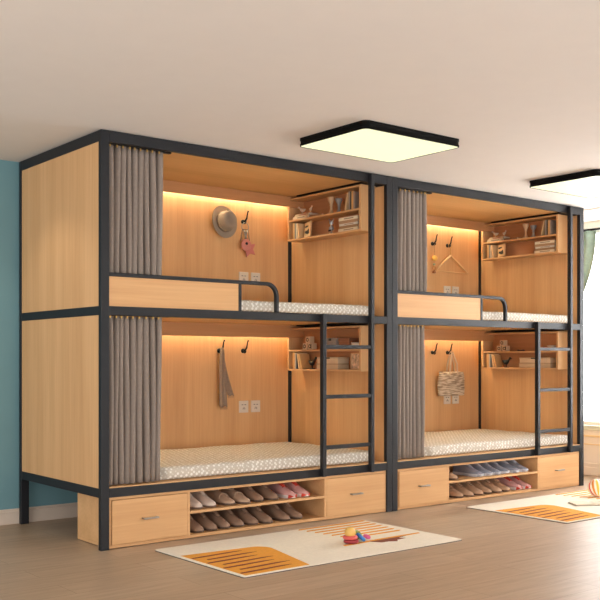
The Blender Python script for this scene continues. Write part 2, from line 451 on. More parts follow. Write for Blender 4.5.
sh2 = wall_shelf(*ZL, 'two-tier oak wall shelf in the lower berth of the left bunk, grey box on it')
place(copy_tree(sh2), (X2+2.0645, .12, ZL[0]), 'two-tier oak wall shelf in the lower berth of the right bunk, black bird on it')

# ---------------------------------------------------------------- things on the shelves
page_m = mat('paper_pages', (226, 212, 190), .9)
BC = {}
def bc(c):
    if c not in BC: BC[c] = mat('book_cover_%d' % len(BC), c, .7)
    return BC[c]
def book(c, w_, d_, h_, name='book'):
    """standing book: spine faces -X (towards the berth); thickness w_ along Y, d_ along X, h_ up; origin at the base"""
    r = bpy.data.objects.new(name, None); COL.objects.link(r); r.empty_display_size = .03
    t = .0022
    b = MB(); b.box(0, d_, 0, t, 0, h_).box(0, d_, w_-t, w_, 0, h_).box(0, t, t, w_-t, 0, h_)
    b.build('cover', bc(c), r)
    MB().box(t+.0003, d_-.004, t+.0003, w_-t-.0003, .003, h_-.003).build('pages', page_m, r)
    return r
def stand(c, x, y, z, w_, d_, h_, label, cat='book', grp=None, lean=0):
    r = book(c, w_, d_, h_); r.location = (x, y, z)
    if lean: r.rotation_euler = (lean, 0, 0)
    tag(r, label, cat, grp); return r
def lay(c, x, y, z, ln, d_, th, label, grp=None, title=None, cat='book'):
    """book lying flat with its spine towards the berth (-X)"""
    r = bpy.data.objects.new('book', None); COL.objects.link(r); r.location = (x, y, z); r.empty_display_size = .03
    t = .0022; b = MB()
    b.box(0, d_, 0, ln, 0, t).box(0, d_, 0, ln, th-t, th).box(0, t, 0, ln, t, th-t)
    b.build('cover', bc(c), r)
    MB().box(t+.0003, d_-.004, .003, ln-.003, t+.0003, th-t-.0003).build('pages', page_m, r)
    if title:
        MB().box(-.0006, 0, ln*.22, ln*.72, th*.35, th*.65).build('spine_band', bc(title), r)
    tag(r, label, cat, grp); return r

def bird(x, y, z, s, m, label, name='bird_figurine', rz=0):
    r = empty(name, (x, y, z), label, 'figurine', None, rz)
    b = MB()
    rings = []
    for yy, zz, rad in ((-.026, .038, .003), (-.020, .035, .007), (-.012, .030, .012), (.004, .030, .014), (.016, .036, .010), (.022, .046, .007), (.026, .052, .008), (.033, .053, .006), (.037, .052, .002)):
        rings.append([(rad*.8*math.cos(a)*s, yy*s, (zz+rad*math.sin(a))*s) for a in [2*PI*k/12 for k in range(12)]])
    b.loft(rings); b.build('body', m, r, smooth=True)
    MB().tube([(0, .002*s, .019*s), (0, .002*s, .004*s)], .0022*s, 8).lathe([(.001*s, 0), (.013*s, 0), (.013*s, .003*s), (.002*s, .0045*s)], (0, .002*s, 0)).build('stand', m, r, smooth=False)
    MB().tube([(0, .0365*s, .052*s), (0, .046*s, .049*s)], .002*s, 6, rr=[.0022*s, .0004*s]).build('beak', m, r)
    return r
cer = mat('cream_ceramic', (214, 190, 164), .4)
cer2 = mat('tan_ceramic', (206, 168, 128), .5)
cer3 = mat('grey_ceramic', (142, 138, 136), .4)
blackm = mat('matt_black', (16, 15, 15), .5)
sil = mat('tarnished_silver', (176, 176, 178), .35, .6)

def goblet(x, y, z, m, h, label, n=20):
    r = empty('candle_holder', (x, y, z), label, 'candle holder')
    b = MB(); b.lathe([(.001, 0), (.026, 0), (.026, .006), (.014, .014), (.009, .03*h/.1), (.008, .5*h), (.012, .62*h), (.024, .82*h), (.027, h-.003), (.025, h), (.018, h-.006), (.001, h-.012)], n=n)
    b.build('vase_body', m, r, smooth=True)
    b = MB().lathe([(.0095, .0), (.0145, .003), (.0095, .006)], (0, 0, .48*h), n=n); b.build('collar', m, r, smooth=True)
    return r

def stack_blocks(x, y, z, tint, where, g):
    s = .046
    m = mat('block_face_paint', tint, .6); k_ = mat('block_print', (52, 46, 44), .6)
    spots = ((0, .058, 0, 'bottom row by the corner'), (0, 0, 0, 'bottom row by the ladder'), (.0, .026, s+.0004, 'on top of two others'))
    for i, (dx, dy, dz, wh) in enumerate(spots):
        r = empty('toy_block', (x+dx, y+dy, z+dz), 'square toy block with ring print, %s, %s' % (wh, where), 'toy block', g)
        MB().box(0, s, 0, s, 0, s).build('cube', m, r, bevel=.003)
        c = Matrix.Translation((0, s/2, s/2)) @ Matrix.Rotation(-PI/2, 4, 'Y')
        rings = []
        for rad in (.008, .014):
            rings.append([tuple(c @ Vector((rad*math.cos(a), rad*math.sin(a), .0008))) for a in [2*PI*q/20 for q in range(20)]])
        b = MB(); b.loft(rings, cap=False)
        if i == 1: b.box(-.0008, 0, .006, .012, .006, s-.006)
        b.build('ring_print', k_, r, solid=.0006)

def picture_book(x, y, z, wh, zh=.108):
    """leaning cream book whose broad cover with a black print faces the berth"""
    r = empty('picture_book', (x, y, z), 'tan picture book with black printed cover leaning on the %s' % wh, 'book')
    sub = MB(); sub.box(0, .012, 0, .090, 0, zh)
    sub.build('cover', bc((214, 176, 130)), r, bevel=.001)
    p = MB()
    f0 = lambda a, c: (-.0003, a, c); f1 = lambda a, c: (-.0012, a, c)
    p.prism([(.012, .020), (.040, .018), (.076, .034), (.070, .050), (.046, .046), (.018, .056)], f0, f1)
    p.prism([(.030, .072), (.076, .070), (.080, .084), (.052, .086), (.044, .080), (.034, .086)], f0, f1)
    p.build('cover_print', blackm, r)
    r.rotation_euler = (math.radians(-7), math.radians(7), math.radians(-12))
    return r

def upper_shelf_things(ox, who, extra):
    xs = ox+1.946
    zt = 1.9965; zb = 1.8585
    lay((206, 180, 148), xs, .690, zt, .165, .095, .020, 'cream book lying under the bird figurines, upper %s berth' % who, title=(120, 100, 82))
    lay((188, 158, 126), xs+.004, .680, zt+.0205, .160, .09, .016, 'tan book lying on a cream one beneath two birds, upper %s berth' % who, title=(150, 60, 50))
    lay((160, 120, 88), xs+.002, .540, zt, .135, .09, .012, 'thin brown book lying flat beside the candle holders, upper %s berth' % who)
    bird(xs+.035, .79, zt+.037, .95, cer, 'plump cream bird figurine nearer the corner on flat books, upper %s berth' % who, rz=.5)
    bird(xs+.035, .70, zt+.037, .85, cer, 'slim cream bird figurine nearer the candle holders, upper %s berth' % who, rz=PI-.3)
    goblet(xs+.035, .475, zt+.0005, cer2, .118, 'tall tan ceramic candle holder on the shelf, upper %s berth' % who)
    goblet(xs+.045, .405, zt+.0005, cer3, .100, 'shorter grey ceramic candle holder beside a tan one, upper %s berth' % who)
    stand((214, 178, 132), xs, .287, zt+.0005, .012, .09, .120, 'tan book leaning on upright ones, top tier, upper %s berth' % who, lean=math.radians(13))
    for i, (c, wd, nm) in enumerate((((150, 140, 132), .014, 'light grey'), ((40, 38, 38), .013, 'black'), ((206, 160, 100), .018, 'ochre'), ((150, 136, 124), .012, 'taupe'))):
        y = .256-sum((.0145, .0135, .0185, .0125)[:i+1])
        stand(c, xs, y, zt+.0005, wd, .09, .124-.002*i, '%s book standing upright on the top tier, upper %s berth' % (nm, who), grp='upright books on the top tiers')
    # bottom tier
    for i, (c, wd, nm) in enumerate((((196, 150, 96), .022, 'ochre'), ((118, 122, 124), .014, 'blue-grey'), ((214, 196, 168), .010, 'cream'))):
        y = .858-sum((.0225, .0145, .0105)[:i+1])
        stand(c, xs, y, zb, wd, .09, .115-.003*i, '%s upright book at the far end of the bottom tier, upper %s berth' % (nm, who), grp='upright books on the bottom tiers')
    stand((222, 184, 136), xs, .785, zb+.002, .010, .088, .110, 'pale tan book tilted against the far books, upper %s berth' % who, lean=math.radians(-9))
    picture_book(xs+.012, .680, zb+.0125, 'bottom tier, upper %s berth' % who)
    cols = [((222, 204, 172), .020, 'cream'), ((160, 126, 92), .018, 'brown'), ((212, 204, 190), .014, 'white'), ((176, 140, 106), .020, 'tan'), ((228, 216, 190), .020, 'ivory')]
    z = zb
    for i, (c, t, nm) in enumerate(cols):
        lay(c, xs+.003*(i % 2), .166, z, .196-.006*(i % 3), .09, t, '%s book lying in the stack at the near end, upper %s berth' % (nm, who), 'stacked books on the bottom tiers', title=(150, 128, 104) if i % 2 == 0 else None)
        z += t+.0004
    if extra:
        r = empty('figurine', (xs+.03, .468, zb), 'small metallic figurine of stacked silver shapes on the left bunk upper shelf', 'figurine')
        b = MB()
        b.lathe([(.001, 0), (.018, 0), (.018, .006), (.007, .012), (.006, .022), (.016, .032), (.018, .044), (.009, .056), (.006, .064), (.015, .076), (.012, .09), (.003, .098)], n=14)
        b.build('body', sil, r, smooth=True)
        MB().tube([(0, -.024, .104), (0, -.010, .082), (0, 0, .062), (0, .012, .084), (0, .024, .108)], .0045, 8).build('arms', sil, r, smooth=True)
        MB().box(-.02, -.014, -.012, .010, .018, .030).build('base_plaque', blackm, r, bevel=.001)
upper_shelf_things(0, 'left', True)
upper_shelf_things(X2, 'right', False)

def bowl(x, y, z, who):
    r = empty('bowl', (x, y, z), 'translucent white bowl at the near end of the top tier, lower %s berth' % who, 'bowl')
    MB().lathe([(.001, .0), (.020, 0), (.022, .004), (.036, .022), (.040, .042), (.0375, .042), (.033, .023), (.018, .008), (.001, .007)], n=24).build('basin', mat('milky_glass', (226, 206, 184), .25), r, smooth=True)
    MB().lathe([(.0402, .040), (.0412, .0415), (.0402, .043)], n=24).build('rim', mat('pale_rim', (236, 222, 204), .3), r, smooth=True)
def storage_box(x, y, z, ln, h, c, label, plate=True, lidc=None, d=.10):
    r = empty('storage_box', (x, y, z), label, 'box')
    MB().box(0, d, 0, ln, 0, h*.72).build('box_body', bc(c), r, bevel=.002)
    MB().box(-.002, d+.002, -.002, ln+.002, h*.72+.0002, h).build('box_lid', bc(lidc or c), r, bevel=.002)
    if plate: MB().box(-.0032, -.0021, ln*.38, ln*.62, h*.74, h*.94).build('label_holder', blackm, r)
    return r
def lower_shelf_things(ox, who, first):
    xs = ox+1.946; zt = 1.0685; zb = .9325
    stack_blocks(xs+.01, .655, zt, (218, 186, 150), 'lower %s berth' % who, 'ring-printed toy blocks')
    bowl(xs+.04, .215, zt, who)
    if first:
        storage_box(xs, .385, zt, .120, .078, (150, 138, 128), 'grey storage box with dark tab on the top tier, lower left berth')
        storage_box(xs+.012, .265, zt, .105, .074, (150, 98, 68), 'plain russet box on the top tier behind the ladder, lower left berth', plate=False)
    else:
        for k, (yy, rr_) in enumerate(((.545, .010), (.520, .008), (.495, .011))):
            r = empty('pebble', (xs+.03, yy, zt), '%s on the top tier, lower right berth' % ('small smooth stone nearest the toy blocks', 'smallest middle stone of three', 'largest smooth stone of three')[k], 'stone')
            MB().lathe([(.001, 0), (rr_, .002), (rr_*1.2, rr_*.6), (rr_*.7, rr_*1.1), (.001, rr_*1.2)], n=14).build('stone_body', mat('pebble_grey', (96, 82, 74), .6), r, smooth=True)
    for i, (c, wd, nm) in enumerate((((206, 156, 98), .024, 'ochre'), ((176, 166, 158), .010, 'silver-grey'), ((92, 92, 96), .012, 'dark grey'))):
        y = .860-sum((.0245, .0105, .0125)[:i+1])
        stand(c, xs, y, zb, wd, .09, .117-.004*i, '%s upright book at the far end of the bottom tier, lower %s berth' % (nm, who), grp='upright books on the bottom tiers')
    stand((226, 190, 142), xs, .782, zb+.0025, .011, .088, .112, 'pale tan book tilted most upright beside the far books, lower %s berth' % who, lean=math.radians(-10))
    stand((214, 166, 108), xs, .752, zb+.003, .012, .088, .106, 'amber book tilted at a low angle beside a paler one, lower %s berth' % who, lean=math.radians(-17))
    r = bird(xs+.03, .675, zb, 1.45, blackm, 'black bird figurine on the bottom tier, lower %s berth' % who, rz=PI)
    y0, ln = (.365, .225) if first else (.205, .310)
    storage_box(xs, y0, zb, ln, .040, (206, 178, 142), 'pale keepsake box under its twin on the bottom tier, lower %s berth' % who, plate=False, lidc=(190, 160, 126))
    storage_box(xs+.003, y0+.003, zb+.0405, ln-.006, .042, (216, 190, 156), 'pale keepsake box on top of its twin, bottom tier, lower %s berth' % who, plate=True, lidc=(206, 180, 146))
    if first:
        fr = empty('photo_frame', (xs+.03, .165, zb), 'small cream frame with rosy botanical print behind the ladder, lower left berth', 'picture frame')
        MB().box(0, .010, 0, .105, 0, .006).box(0, .010, 0, .105, .104, .110).box(0, .010, 0, .006, .006, .104).box(0, .010, .099, .105, .006, .104).build('frame', bc((214, 168, 120)), fr, bevel=.001)
        pic = MB().box(.004, .008, .0065, .0985, .0065, .1035).build('print', mat('rosy_print', (206, 172, 138), .7, var=.5, vscale=45), fr)
lower_shelf_things(0, 'left', True)
lower_shelf_things(X2, 'right', False)
# the box beside the first stack in the lower left berth
# ---------------------------------------------------------------- hooks, sockets
YW = 1.030
def hook():
    r = bpy.data.objects.new('wall_hook', None); COL.objects.link(r); r['category'] = 'hook'; r['group'] = 'black coat hooks'
    M_ = Matrix.Rotation(PI/2, 4, 'X')
    b = MB().lathe([(.001, 0), (.016, 0), (.016, .005), (.011, .010), (.001, .011)], M=M_, n=18)
    b.build('mount', metal_k, r, smooth=True)
    MB().tube([(0, -.006, 0), (.001, -.018, -.001), (.004, -.028, .008), (.012, -.032, .024), (.015, -.032, .042), (.016, -.036, .060), (.020, -.040, .076)], .004, 8, rr=[.008, .008, .007, .006, .005, .0045, .0055]).build('prong', metal_k, r, smooth=True)
    MB().tube([(0, -.010, -.004), (-.002, -.026, -.014), (-.003, -.038, -.010), (-.003, -.042, .000)], .0045, 8, rr=[.005, .005, .0045, .005]).build('lower_prong', metal_k, r, smooth=True)
    return r
hk = hook()
HK = [(1.467, 1.965, 'black coat hook holding up the felt hat'), (1.640, 1.975, 'black coat hook with the pink keyring on it'),
      (1.437, 1.060, 'black coat hook with the taupe scarf over it'), (1.640, 1.060, 'empty black coat hook right of the scarf'),
      (X2+1.467, 1.965, 'black coat hook with a cord ornament hanging from it'), (X2+1.649, 1.962, 'black coat hook with the wooden hanger on it'),
      (X2+1.467, 1.058, 'empty black coat hook left of the tote bag'), (X2+1.649, 1.057, 'black coat hook with the tote bag on it')]
for i, (x, z, lb) in enumerate(HK):
    place(hk if i == 0 else copy_tree(hk), (x-.010, YW, z), lb, 'hook', 'black coat hooks')
def socket():
    r = bpy.data.objects.new('wall_socket', None); COL.objects.link(r)
    MB().box(-.040, .040, -.008, 0, -.042, .042).build('cover_plate', white_pl, r, bevel=.003)
    b = MB()
    b.box(-.020, -.006, -.0095, -.008, .012, .016).box(.004, .018, -.0095, -.008, .012, .016)
    b.box(-.009, -.006, -.0095, -.008, -.020, -.008).box(.006, .009, -.0095, -.008, -.020, -.008).box(-.0015, .0015, -.0095, -.008, -.012, -.002)
    b.build('slots', dark_pl, r)
    return r
so = socket(); first = True
for ox, who in ((0, 'left'), (X2, 'right')):
    for z, tier in ((1.578, 'upper'), (.664, 'lower')):
        for x, side in ((1.634, 'left'), (1.738, 'right')):
            o = so if first else copy_tree(so); first = False
            place(o, (ox+x, YW, z), 'ivory wall socket, the %s one of the pair in the %s %s berth' % (side, tier, who), 'socket', 'ivory wall sockets')

# ---------------------------------------------------------------- hat
def hat():
    r = empty('felt_hat', (1.440, YW-.030, 1.953), 'taupe felt hat hung on the back wall, upper left berth', 'hat')
    r.rotation_euler = (math.radians(90-8), 0, math.radians(4))
    felt = mat('taupe_felt', (156, 140, 122), .95, bump=.3, bscale=400)
    b = MB(); n = 40; rings = []
    for t, (rad, z) in enumerate(((.064, .010), (.082, .004), (.100, .004), (.108, .010), (.1085, .013), (.104, .011), (.084, .0085), (.066, .015))):
        rings.append([(rad*math.cos(a), rad*1.06*math.sin(a), z+(.010*(abs(math.cos(a))**2) if rad > .09 else 0)) for a in [2*PI*k/n for k in range(n)]])
    b.loft(rings, cap=False); b.build('brim', felt, r, smooth=True)
    b = MB(); rings = []
    for rad, z, pinch in ((.067, .008, 0), (.066, .030, 0), (.063, .055, .0), (.058, .080, .1), (.050, .093, .2), (.036, .097, .3), (.018, .084, .3), (.004, .078, .3)):
        rings.append([(rad*math.cos(a)*(1-pinch*max(0, math.sin(a))**2), rad*1.08*math.sin(a), z) for a in [2*PI*k/n for k in range(n)]])
    b.loft(rings); b.build('crown', felt, r, smooth=True)
    b = MB(); rings = []
    for rad, z in ((.0675, .015), (.069, .0155), (.0685, .034), (.066, .0345)):
        rings.append([(rad*math.cos(a), rad*1.08*math.sin(a), z) for a in [2*PI*k/n for k in range(n)]])
    b.loft(rings, cap=False, closed=True); b.build('hat_band', mat('brown_band', (132, 112, 94), .8), r, smooth=True)
hat()

# ---------------------------------------------------------------- keyring with pink charms
def ring_pts(c, rad, ax='y', n=20, tilt=0):
    P = []
    for k in range(n):
        a = 2*PI*k/n
        if ax == 'y': p = Vector((rad*math.cos(a), math.sin(tilt)*rad*math.cos(a), rad*math.sin(a)))
        else: p = Vector((rad*math.cos(a), rad*math.sin(a), 0))
        P.append(tuple(p+Vector(c)))
    return P
def keyring():
    r = empty('keyring', (1.620, YW-.036, 1.935), 'keyring with round and star-shaped pink charms hanging on a hook', 'keyring')
    pinkm = mat('pink_leather', (206, 132, 118), .6); pink2 = mat('dusty_pink_leather', (204, 122, 112), .6)
    MB().tube(ring_pts((.004, -.002, 0), .030), .0026, 8, closed=True).build('split_ring', chrome, r, smooth=True)
    b = MB()
    b.tube([(-.010, -.006, -.026), (.004, -.008, -.060), (.010, -.008, -.082)], .005, 8).tube([(.016, -.006, -.026), (.008, -.010, -.056), (-.004, -.010, -.084)], .005, 8)
    b.tube(ring_pts((.002, -.010, -.052), .013, tilt=.5), .003, 8, closed=True)
    b.build('clasp', chrome, r, smooth=True)
    MB().tube([(-.022, -.004, -.020), (-.032, -.004, -.060), (-.034, -.004, -.100)], .003, 6).tube([(-.022, -.004, -.020), (.026, -.004, -.018), (.034, -.004, -.060), (.040, -.004, -.098)], .003, 6).build('cord', mat('grey_cord', (140, 124, 108), .8), r, smooth=True)
    M_ = Matrix.Translation((.006, -.012, -.128)) @ Matrix.Rotation(PI/2, 4, 'X')
    MB().lathe([(.010, -.004), (.040, -.004), (.043, 0), (.040, .004), (.010, .004)], M=M_, n=32).build('round_charm', pinkm, r, smooth=False)
    MB().tube([(.006, -.012, -.118), (.006, -.019, -.118)], .010, 16).build('eyelet', blackm, r)
    pts = []
    for k in range(10):
        a = PI/2+2*PI*k/10+.3; q = .066 if k % 2 == 0 else .034
        pts.append((.036+q*math.cos(a), -.152+q*math.sin(a)))
    MB().prism(pts, lambda a, c: (a, -.006, c), lambda a, c: (a, -.001, c)).build('star_charm', pink2, r, bevel=.001)
keyring()

# ---------------------------------------------------------------- scarf over a hook
def scarf():
    r = empty('scarf', (1.420, YW-.040, 1.064), 'thin taupe scarf draped over a hook in the lower left berth', 'scarf')
    m = mat('taupe_knit', (150, 128, 110), .95, bump=.5, bscale=500, var=.1, vscale=90)
    def strip(x0, x1, ztop, zbot, wtop, wbot, yo, ph):
        b = MB(); NX, NZ = 12, 24; P = []
        for j in range(NZ+1):
            t = j/NZ; wd = wtop+(wbot-wtop)*t**.7; cx = x0+(x1-x0)*t**1.5
            for i in range(NX+1):
                u = i/NX-.5
                P.append((cx+u*wd, yo+.006*math.sin(u*12+ph+t)*(1-.3*t), ztop+(zbot-ztop)*t+.004*math.sin(u*9)*t))
        b.add(P, [(j*(NX+1)+i, j*(NX+1)+i+1, (j+1)*(NX+1)+i+1, (j+1)*(NX+1)+i) for j in range(NZ) for i in range(NX)])
        return b
    strip(0, .012, .004, -.392, .024, .062, -.010, 0).build('front_fall', m, r, solid=.006, smooth=True)
    strip(.012, .090, .004, -.318, .024, .052, .012, 1).build('back_fall', m, r, solid=.006, smooth=True)
    MB().tube([(.0, -.012, .0), (.004, -.006, .008), (.008, .004, .009), (.012, .014, .0)], .011, 10).build('fold', m, r, smooth=True)
    b = MB()
    for k in range(9): b.tube([(-.018+k*.0070+.004, -.010, -.392), (-.019+k*.0070+.004, -.011, -.412)], .0012, 5)
    for k in range(7): b.tube([(.068+k*.0070, .012, -.318), (.068+k*.0070, .012, -.334)], .0012, 5)
    b.build('fringe', m, r)
scarf()

# ---------------------------------------------------------------- hanger and cord ornament, upper right berth
def hanger():
    r = empty('coat_hanger', (X2+1.652, YW-.026, 1.905), 'wooden coat hanger on a hook, upper right berth', 'hanger')
    wm = mat('pale_hanger_wood', (226, 186, 132), .45); 
    MB().tube([(-.022, -.0, .046), (-.024, -.0, .062), (-.012, -.002, .074), (.006, -.002, .074), (.016, 0, .062), (.014, 0, .046), (.004, 0, .034), (.0, 0, .012), (.0, 0, -.03)], .0024, 8).build('hook_wire', gold, r, smooth=True)
    def arm(p0, p1): 
        b = MB(); b.tube([p0, ((p0[0]+p1[0])/2, p0[1], (p0[2]+p1[2])/2+.008), p1], .008, 10, rr=[.0095, .009, .0065]); return b
    arm((0, 0, -.028), (.206, -.008, -.168)).build('shoulder', wm, r, smooth=True)
    arm((0, 0, -.028), (-.172, .006, -.165)).build('shoulder', wm, r, smooth=True)
    MB().tube([(-.172, .006, -.166), (.206, -.008, -.170)], .0055, 10).build('trouser_bar', wm, r, smooth=True)
hanger()
def ornament():
    r = empty('hanging_ornament', (X2+1.445, YW-.040, 1.95), 'cord ornament with yellow ball and beads left of the wooden hanger', 'ornament')
    MB().tube([(0, 0, .006), (.0, .004, -.04), (.002, .008, -.13), (.004, .010, -.20)], .0016, 6).build('cord', mat('ochre_cord', (176, 130, 80), .8), r)
    yb = mat('yellow_pompom', (236, 186, 96), .9, bump=.8, bscale=300)
    MB().lathe([(.001, -.024), (.012, -.021), (.021, -.012), (.024, 0), (.021, .012), (.012, .021), (.001, .024)], (.0, .0, -.110), n=20).build('pompom', yb, r, smooth=True)
    MB().lathe([(.001, -.010), (.009, -.006), (.011, 0), (.009, .006), (.001, .010)], (.002, .008, -.160), n=16).build('bead', mat('sage_bead', (150, 166, 132), .5), r, smooth=True)
    MB().tube(ring_pts((.004, .010, -.190), .016), .0045, 8, closed=True).build('ring', mat('amber_ring', (196, 140, 80), .5), r, smooth=True)
    MB().lathe([(.001, -.014), (.014, -.010), (.016, 0), (.010, .010), (.001, .013)], (.004, .010, -.222), n=16).build('bead', mat('brown_bead', (146, 92, 58), .5), r, smooth=True)
ornament()

# ---------------------------------------------------------------- tote bag
def tote():
    r = empty('tote_bag', (X2+1.645, YW-.040, .894), 'striped woven tote bag hanging on a hook, lower right berth', 'bag')
    m = bpy.data.materials.new('woven_stripe'); m.use_nodes = True
    nt = m.node_tree; b = nt.nodes['Principled BSDF']; b.inputs['Roughness'].default_value = .95
    tc = nt.nodes.new('ShaderNodeTexCoord'); mp = nt.nodes.new('ShaderNodeMapping'); mp.inputs['Scale'].default_value = (14, 14, 120)
    n = nt.nodes.new('ShaderNodeTexNoise'); n.inputs['Scale'].default_value = 1; n.inputs['Detail'].default_value = 3
    rp = nt.nodes.new('ShaderNodeValToRGB'); rp.color_ramp.elements[0].position = .4; rp.color_ramp.elements[1].position = .6
    rp.color_ramp.elements[0].color = lin((148, 126, 104)); rp.color_ramp.elements[1].color = lin((218, 200, 174))
    nt.links.new(tc.outputs['Object'], mp.inputs['Vector']); nt.links.new(mp.outputs['Vector'], n.inputs['Vector'])
    nt.links.new(n.outputs['Fac'], rp.inputs['Fac']); nt.links.new(rp.outputs['Color'], b.inputs['Base Color'])
    mb = MB(); N = 28; rings = []
    for j in range(13):
        t = j/12; z = -.200*t
        hw = .152+.006*math.sin(t*3); hd = .006+.020*math.sin(min(1, t*1.25)*PI*.62)
        ring = []
        for k in range(N):
            a = 2*PI*k/N; c, s = math.cos(a), math.sin(a)
            ring.append((hw*math.copysign(abs(c)**.5, c)+.003*math.sin(t*9), hd*math.copysign(abs(s)**.7, s)+.002*math.sin(c*9+t*5), z+(.004*math.sin(c*6) if j == 0 else 0)))
        rings.append(ring)
    mb.loft(rings).build('bag_body', m, r, smooth=True)
    hm = mat('tote_handle_cloth', (206, 186, 160), .9)
    def strap(y, xa, xb):
        P = [(xa, y, -.03), (xa+.012, y, .06), (-.006, y*.5, .150), (-.006+.008, y*.3, .166), (.010, y*.5, .158), (xb-.010, y, .07), (xb, y, -.03)]
        q = MB(); rings_ = []
        for i, p in enumerate(P):
            a = Vector(P[max(i-1, 0)]); c = Vector(P[min(i+1, len(P)-1)]); t = (c-a).normalized(); nr = Vector((-t.z, 0, t.x))
            nr = nr if nr.length > .1 else Vector((1, 0, 0)); pv = Vector(p)
            rings_.append([tuple(pv+nr*.009+Vector((0, -.0015, 0))), tuple(pv-nr*.009+Vector((0, -.0015, 0))), tuple(pv-nr*.009+Vector((0, .0015, 0))), tuple(pv+nr*.009+Vector((0, .0015, 0)))])
        return q.loft(rings_)
    strap(-.024, -.045, .055).build('handle', hm, r)
    strap(.018, -.040, .062).build('handle', hm, r)
tote()

# ---------------------------------------------------------------- shoes
def make_shoe(kind, cu, cs, clace=None, cl=(60, 46, 38)):
    """shoe pointing towards -Y, toe tip at y=0, base at z=0"""
    r = bpy.data.objects.new({'sneaker': 'sneaker', 'loafer': 'loafer', 'laceup': 'lace_up_shoe'}[kind], None); COL.objects.link(r); r.empty_display_size = .04
    W_ = .91; L_ = .265; um = mat('shoe_upper_'+kind, cu, .75, var=.06, vscale=30); sm = mat('shoe_sole_'+kind, cs, .6)
    st = .012 if kind != 'sneaker' else .020
    secs = [(0.000, .006, .014), (.008, .024, .024), (.025, .036, .032), (.055, .043, .040), (.085, .046, .050), (.115, .042, .062), (.140, .037, .070),
            (.170, .033, .072), (.205, .031, .071), (.235, .031, .074), (.255, .027, .076), (.265, .014, .066)]
    secs = [(y, hw*W_, h*1.1) for y, hw, h in secs]
    hs = 1.0 if kind != 'loafer' else .88
    N = 16; rings = []
    for y, hw, h in secs:
        ring = []
        H_ = h*hs
        for k in range(N):
            a = 2*PI*k/N; c, s = math.cos(a), math.sin(a)
            if s >= 0: zz = st+(H_-st)*abs(s)**(.75 if y < .13 else .55)
            else: zz = st+.002*s
            wq = hw*(1-.35*max(0, s)**2*(1 if y > .1 else .4))
            ring.append((wq*math.copysign(abs(c)**.8, c), y, zz))
        rings.append(ring)
    MB().loft(rings).build('upper', um, r, smooth=True)
    rings = []
    for y, hw, h in secs:
        q = hw+.003 if y not in (0, .265) else hw+.002
        yy = y-.003 if y == 0 else (y+.003 if y == .265 else y)
        e = .004 if y < .02 else 0
        rings.append([(q, yy, e), (q+.001, yy, st), (-q-.001, yy, st), (-q, yy, e)])
    so_ = MB().loft(rings).build('sole', sm, r, bevel=.002)
    # opening with dark lining
    b = MB(); n = 20; rings = []
    for s_, dz in ((1.0, .0015), (.6, .0012), (.05, .001)):
        rings.append([(.021*s_*math.cos(a), .205+.046*s_*math.sin(a), .0825*hs+dz+.004*math.sin(a)) for a in [2*PI*k/n for k in range(n)]])
    b.loft(rings); b.build('lining', mat('shoe_lining', cl, .9), r, smooth=True)
    MB().tube([(.023*math.cos(a), .205+.048*math.sin(a), .0815*hs+.004*math.sin(a)) for a in [2*PI*k/20 for k in range(20)]], .0035, 6, closed=True).build('collar', um, r, smooth=True)
    if kind != 'loafer':
        MB().tube([(0, .100, .060), (0, .130, .074), (0, .150, .083), (0, .162, .090)], .012, 8, rr=[.009, .012, .013, .009]).build('tongue', mat('tongue_'+kind, clace if kind == 'sneaker' else cu, .8), r, smooth=True)
        lm = mat('laces_'+kind, clace, .8); b = MB()
        for q, (y, z, hw) in enumerate(((.096, .065, .016), (.110, .0735, .016), (.124, .0805, .016), (.138, .086, .015))):
            b.tube([(-hw, y, z-.006), (0, y-.002, z), (hw, y, z-.006)], .0022, 6)
        b.build('laces', lm, r, smooth=True)
    else:
        b = MB().tube([(-.033, .092, .038), (-.022, .100, .053), (0, .104, .0595), (.022, .100, .053), (.033, .092, .038)], .004, 6)
        b.build('strap', um, r, smooth=True)
    if kind == 'sneaker':
        MB().loft([[(.020, .002, .006), (.021, -.005, .016), (-.021, -.005, .016), (-.020, .002, .006)], [(.033, .020, .0005), (.034, .012, .024), (-.034, .012, .024), (-.033, .020, .0005)]]).build('toe_cap', mat('sneaker_toe', clace, .5), r, bevel=.002)
    return r
ZT, ZBt = .1545, .0225
brownA = (136, 104, 84); 
protos = {
 'white': make_shoe('laceup', (214, 196, 182), (120, 96, 80), (200, 186, 172)),
 'loaf': make_shoe('loafer', (188, 156, 130), (104, 80, 64)),
 'brown': make_shoe('laceup', (148, 117, 95), (88, 66, 52), (132, 102, 82)),
 'pink': make_shoe('sneaker', (216, 164, 158), (226, 214, 208), (200, 62, 44), (120, 50, 44)),
 'tan': make_shoe('laceup', (190, 152, 120), (96, 70, 52), (130, 98, 74)),
 'grey': make_shoe('sneaker', (146, 148, 160), (206, 206, 212), (176, 176, 186), (54, 54, 62)),
}
used = set()
def shoe(kind, x, z, label, grp, dy=0, rz=0):
    o = protos[kind]
    if kind in used: o = copy_tree(o)
    used.add(kind)
    place(o, (x+.033, .026+dy, z), label, 'shoe', grp, rz=rz)
rnd = random.Random(5)
ORD = ['leftmost', 'second', 'third', 'fourth', 'fifth', 'sixth', 'seventh', 'rightmost']
def shrow(items, z, tier, who):
    n = len(items)
    for i, (k, x, desc) in enumerate(items):
        o = 'rightmost' if i == n-1 else ORD[i]
        suffix = '' if i in (0, n-1) else ' from the left'
        shoe(k, x, z, '%s, %s%s on %s tier under the %s bunk' % (desc, o, suffix, tier, who), 'shoes on the %s tier under the %s bunk' % (tier, who), dy=rnd.uniform(-.006, .010), rz=rnd.uniform(-.015, .02))
B, Pk, G_ = 'brown lace-up shoe', 'pink sneaker with red trim', 'grey-blue sneaker'
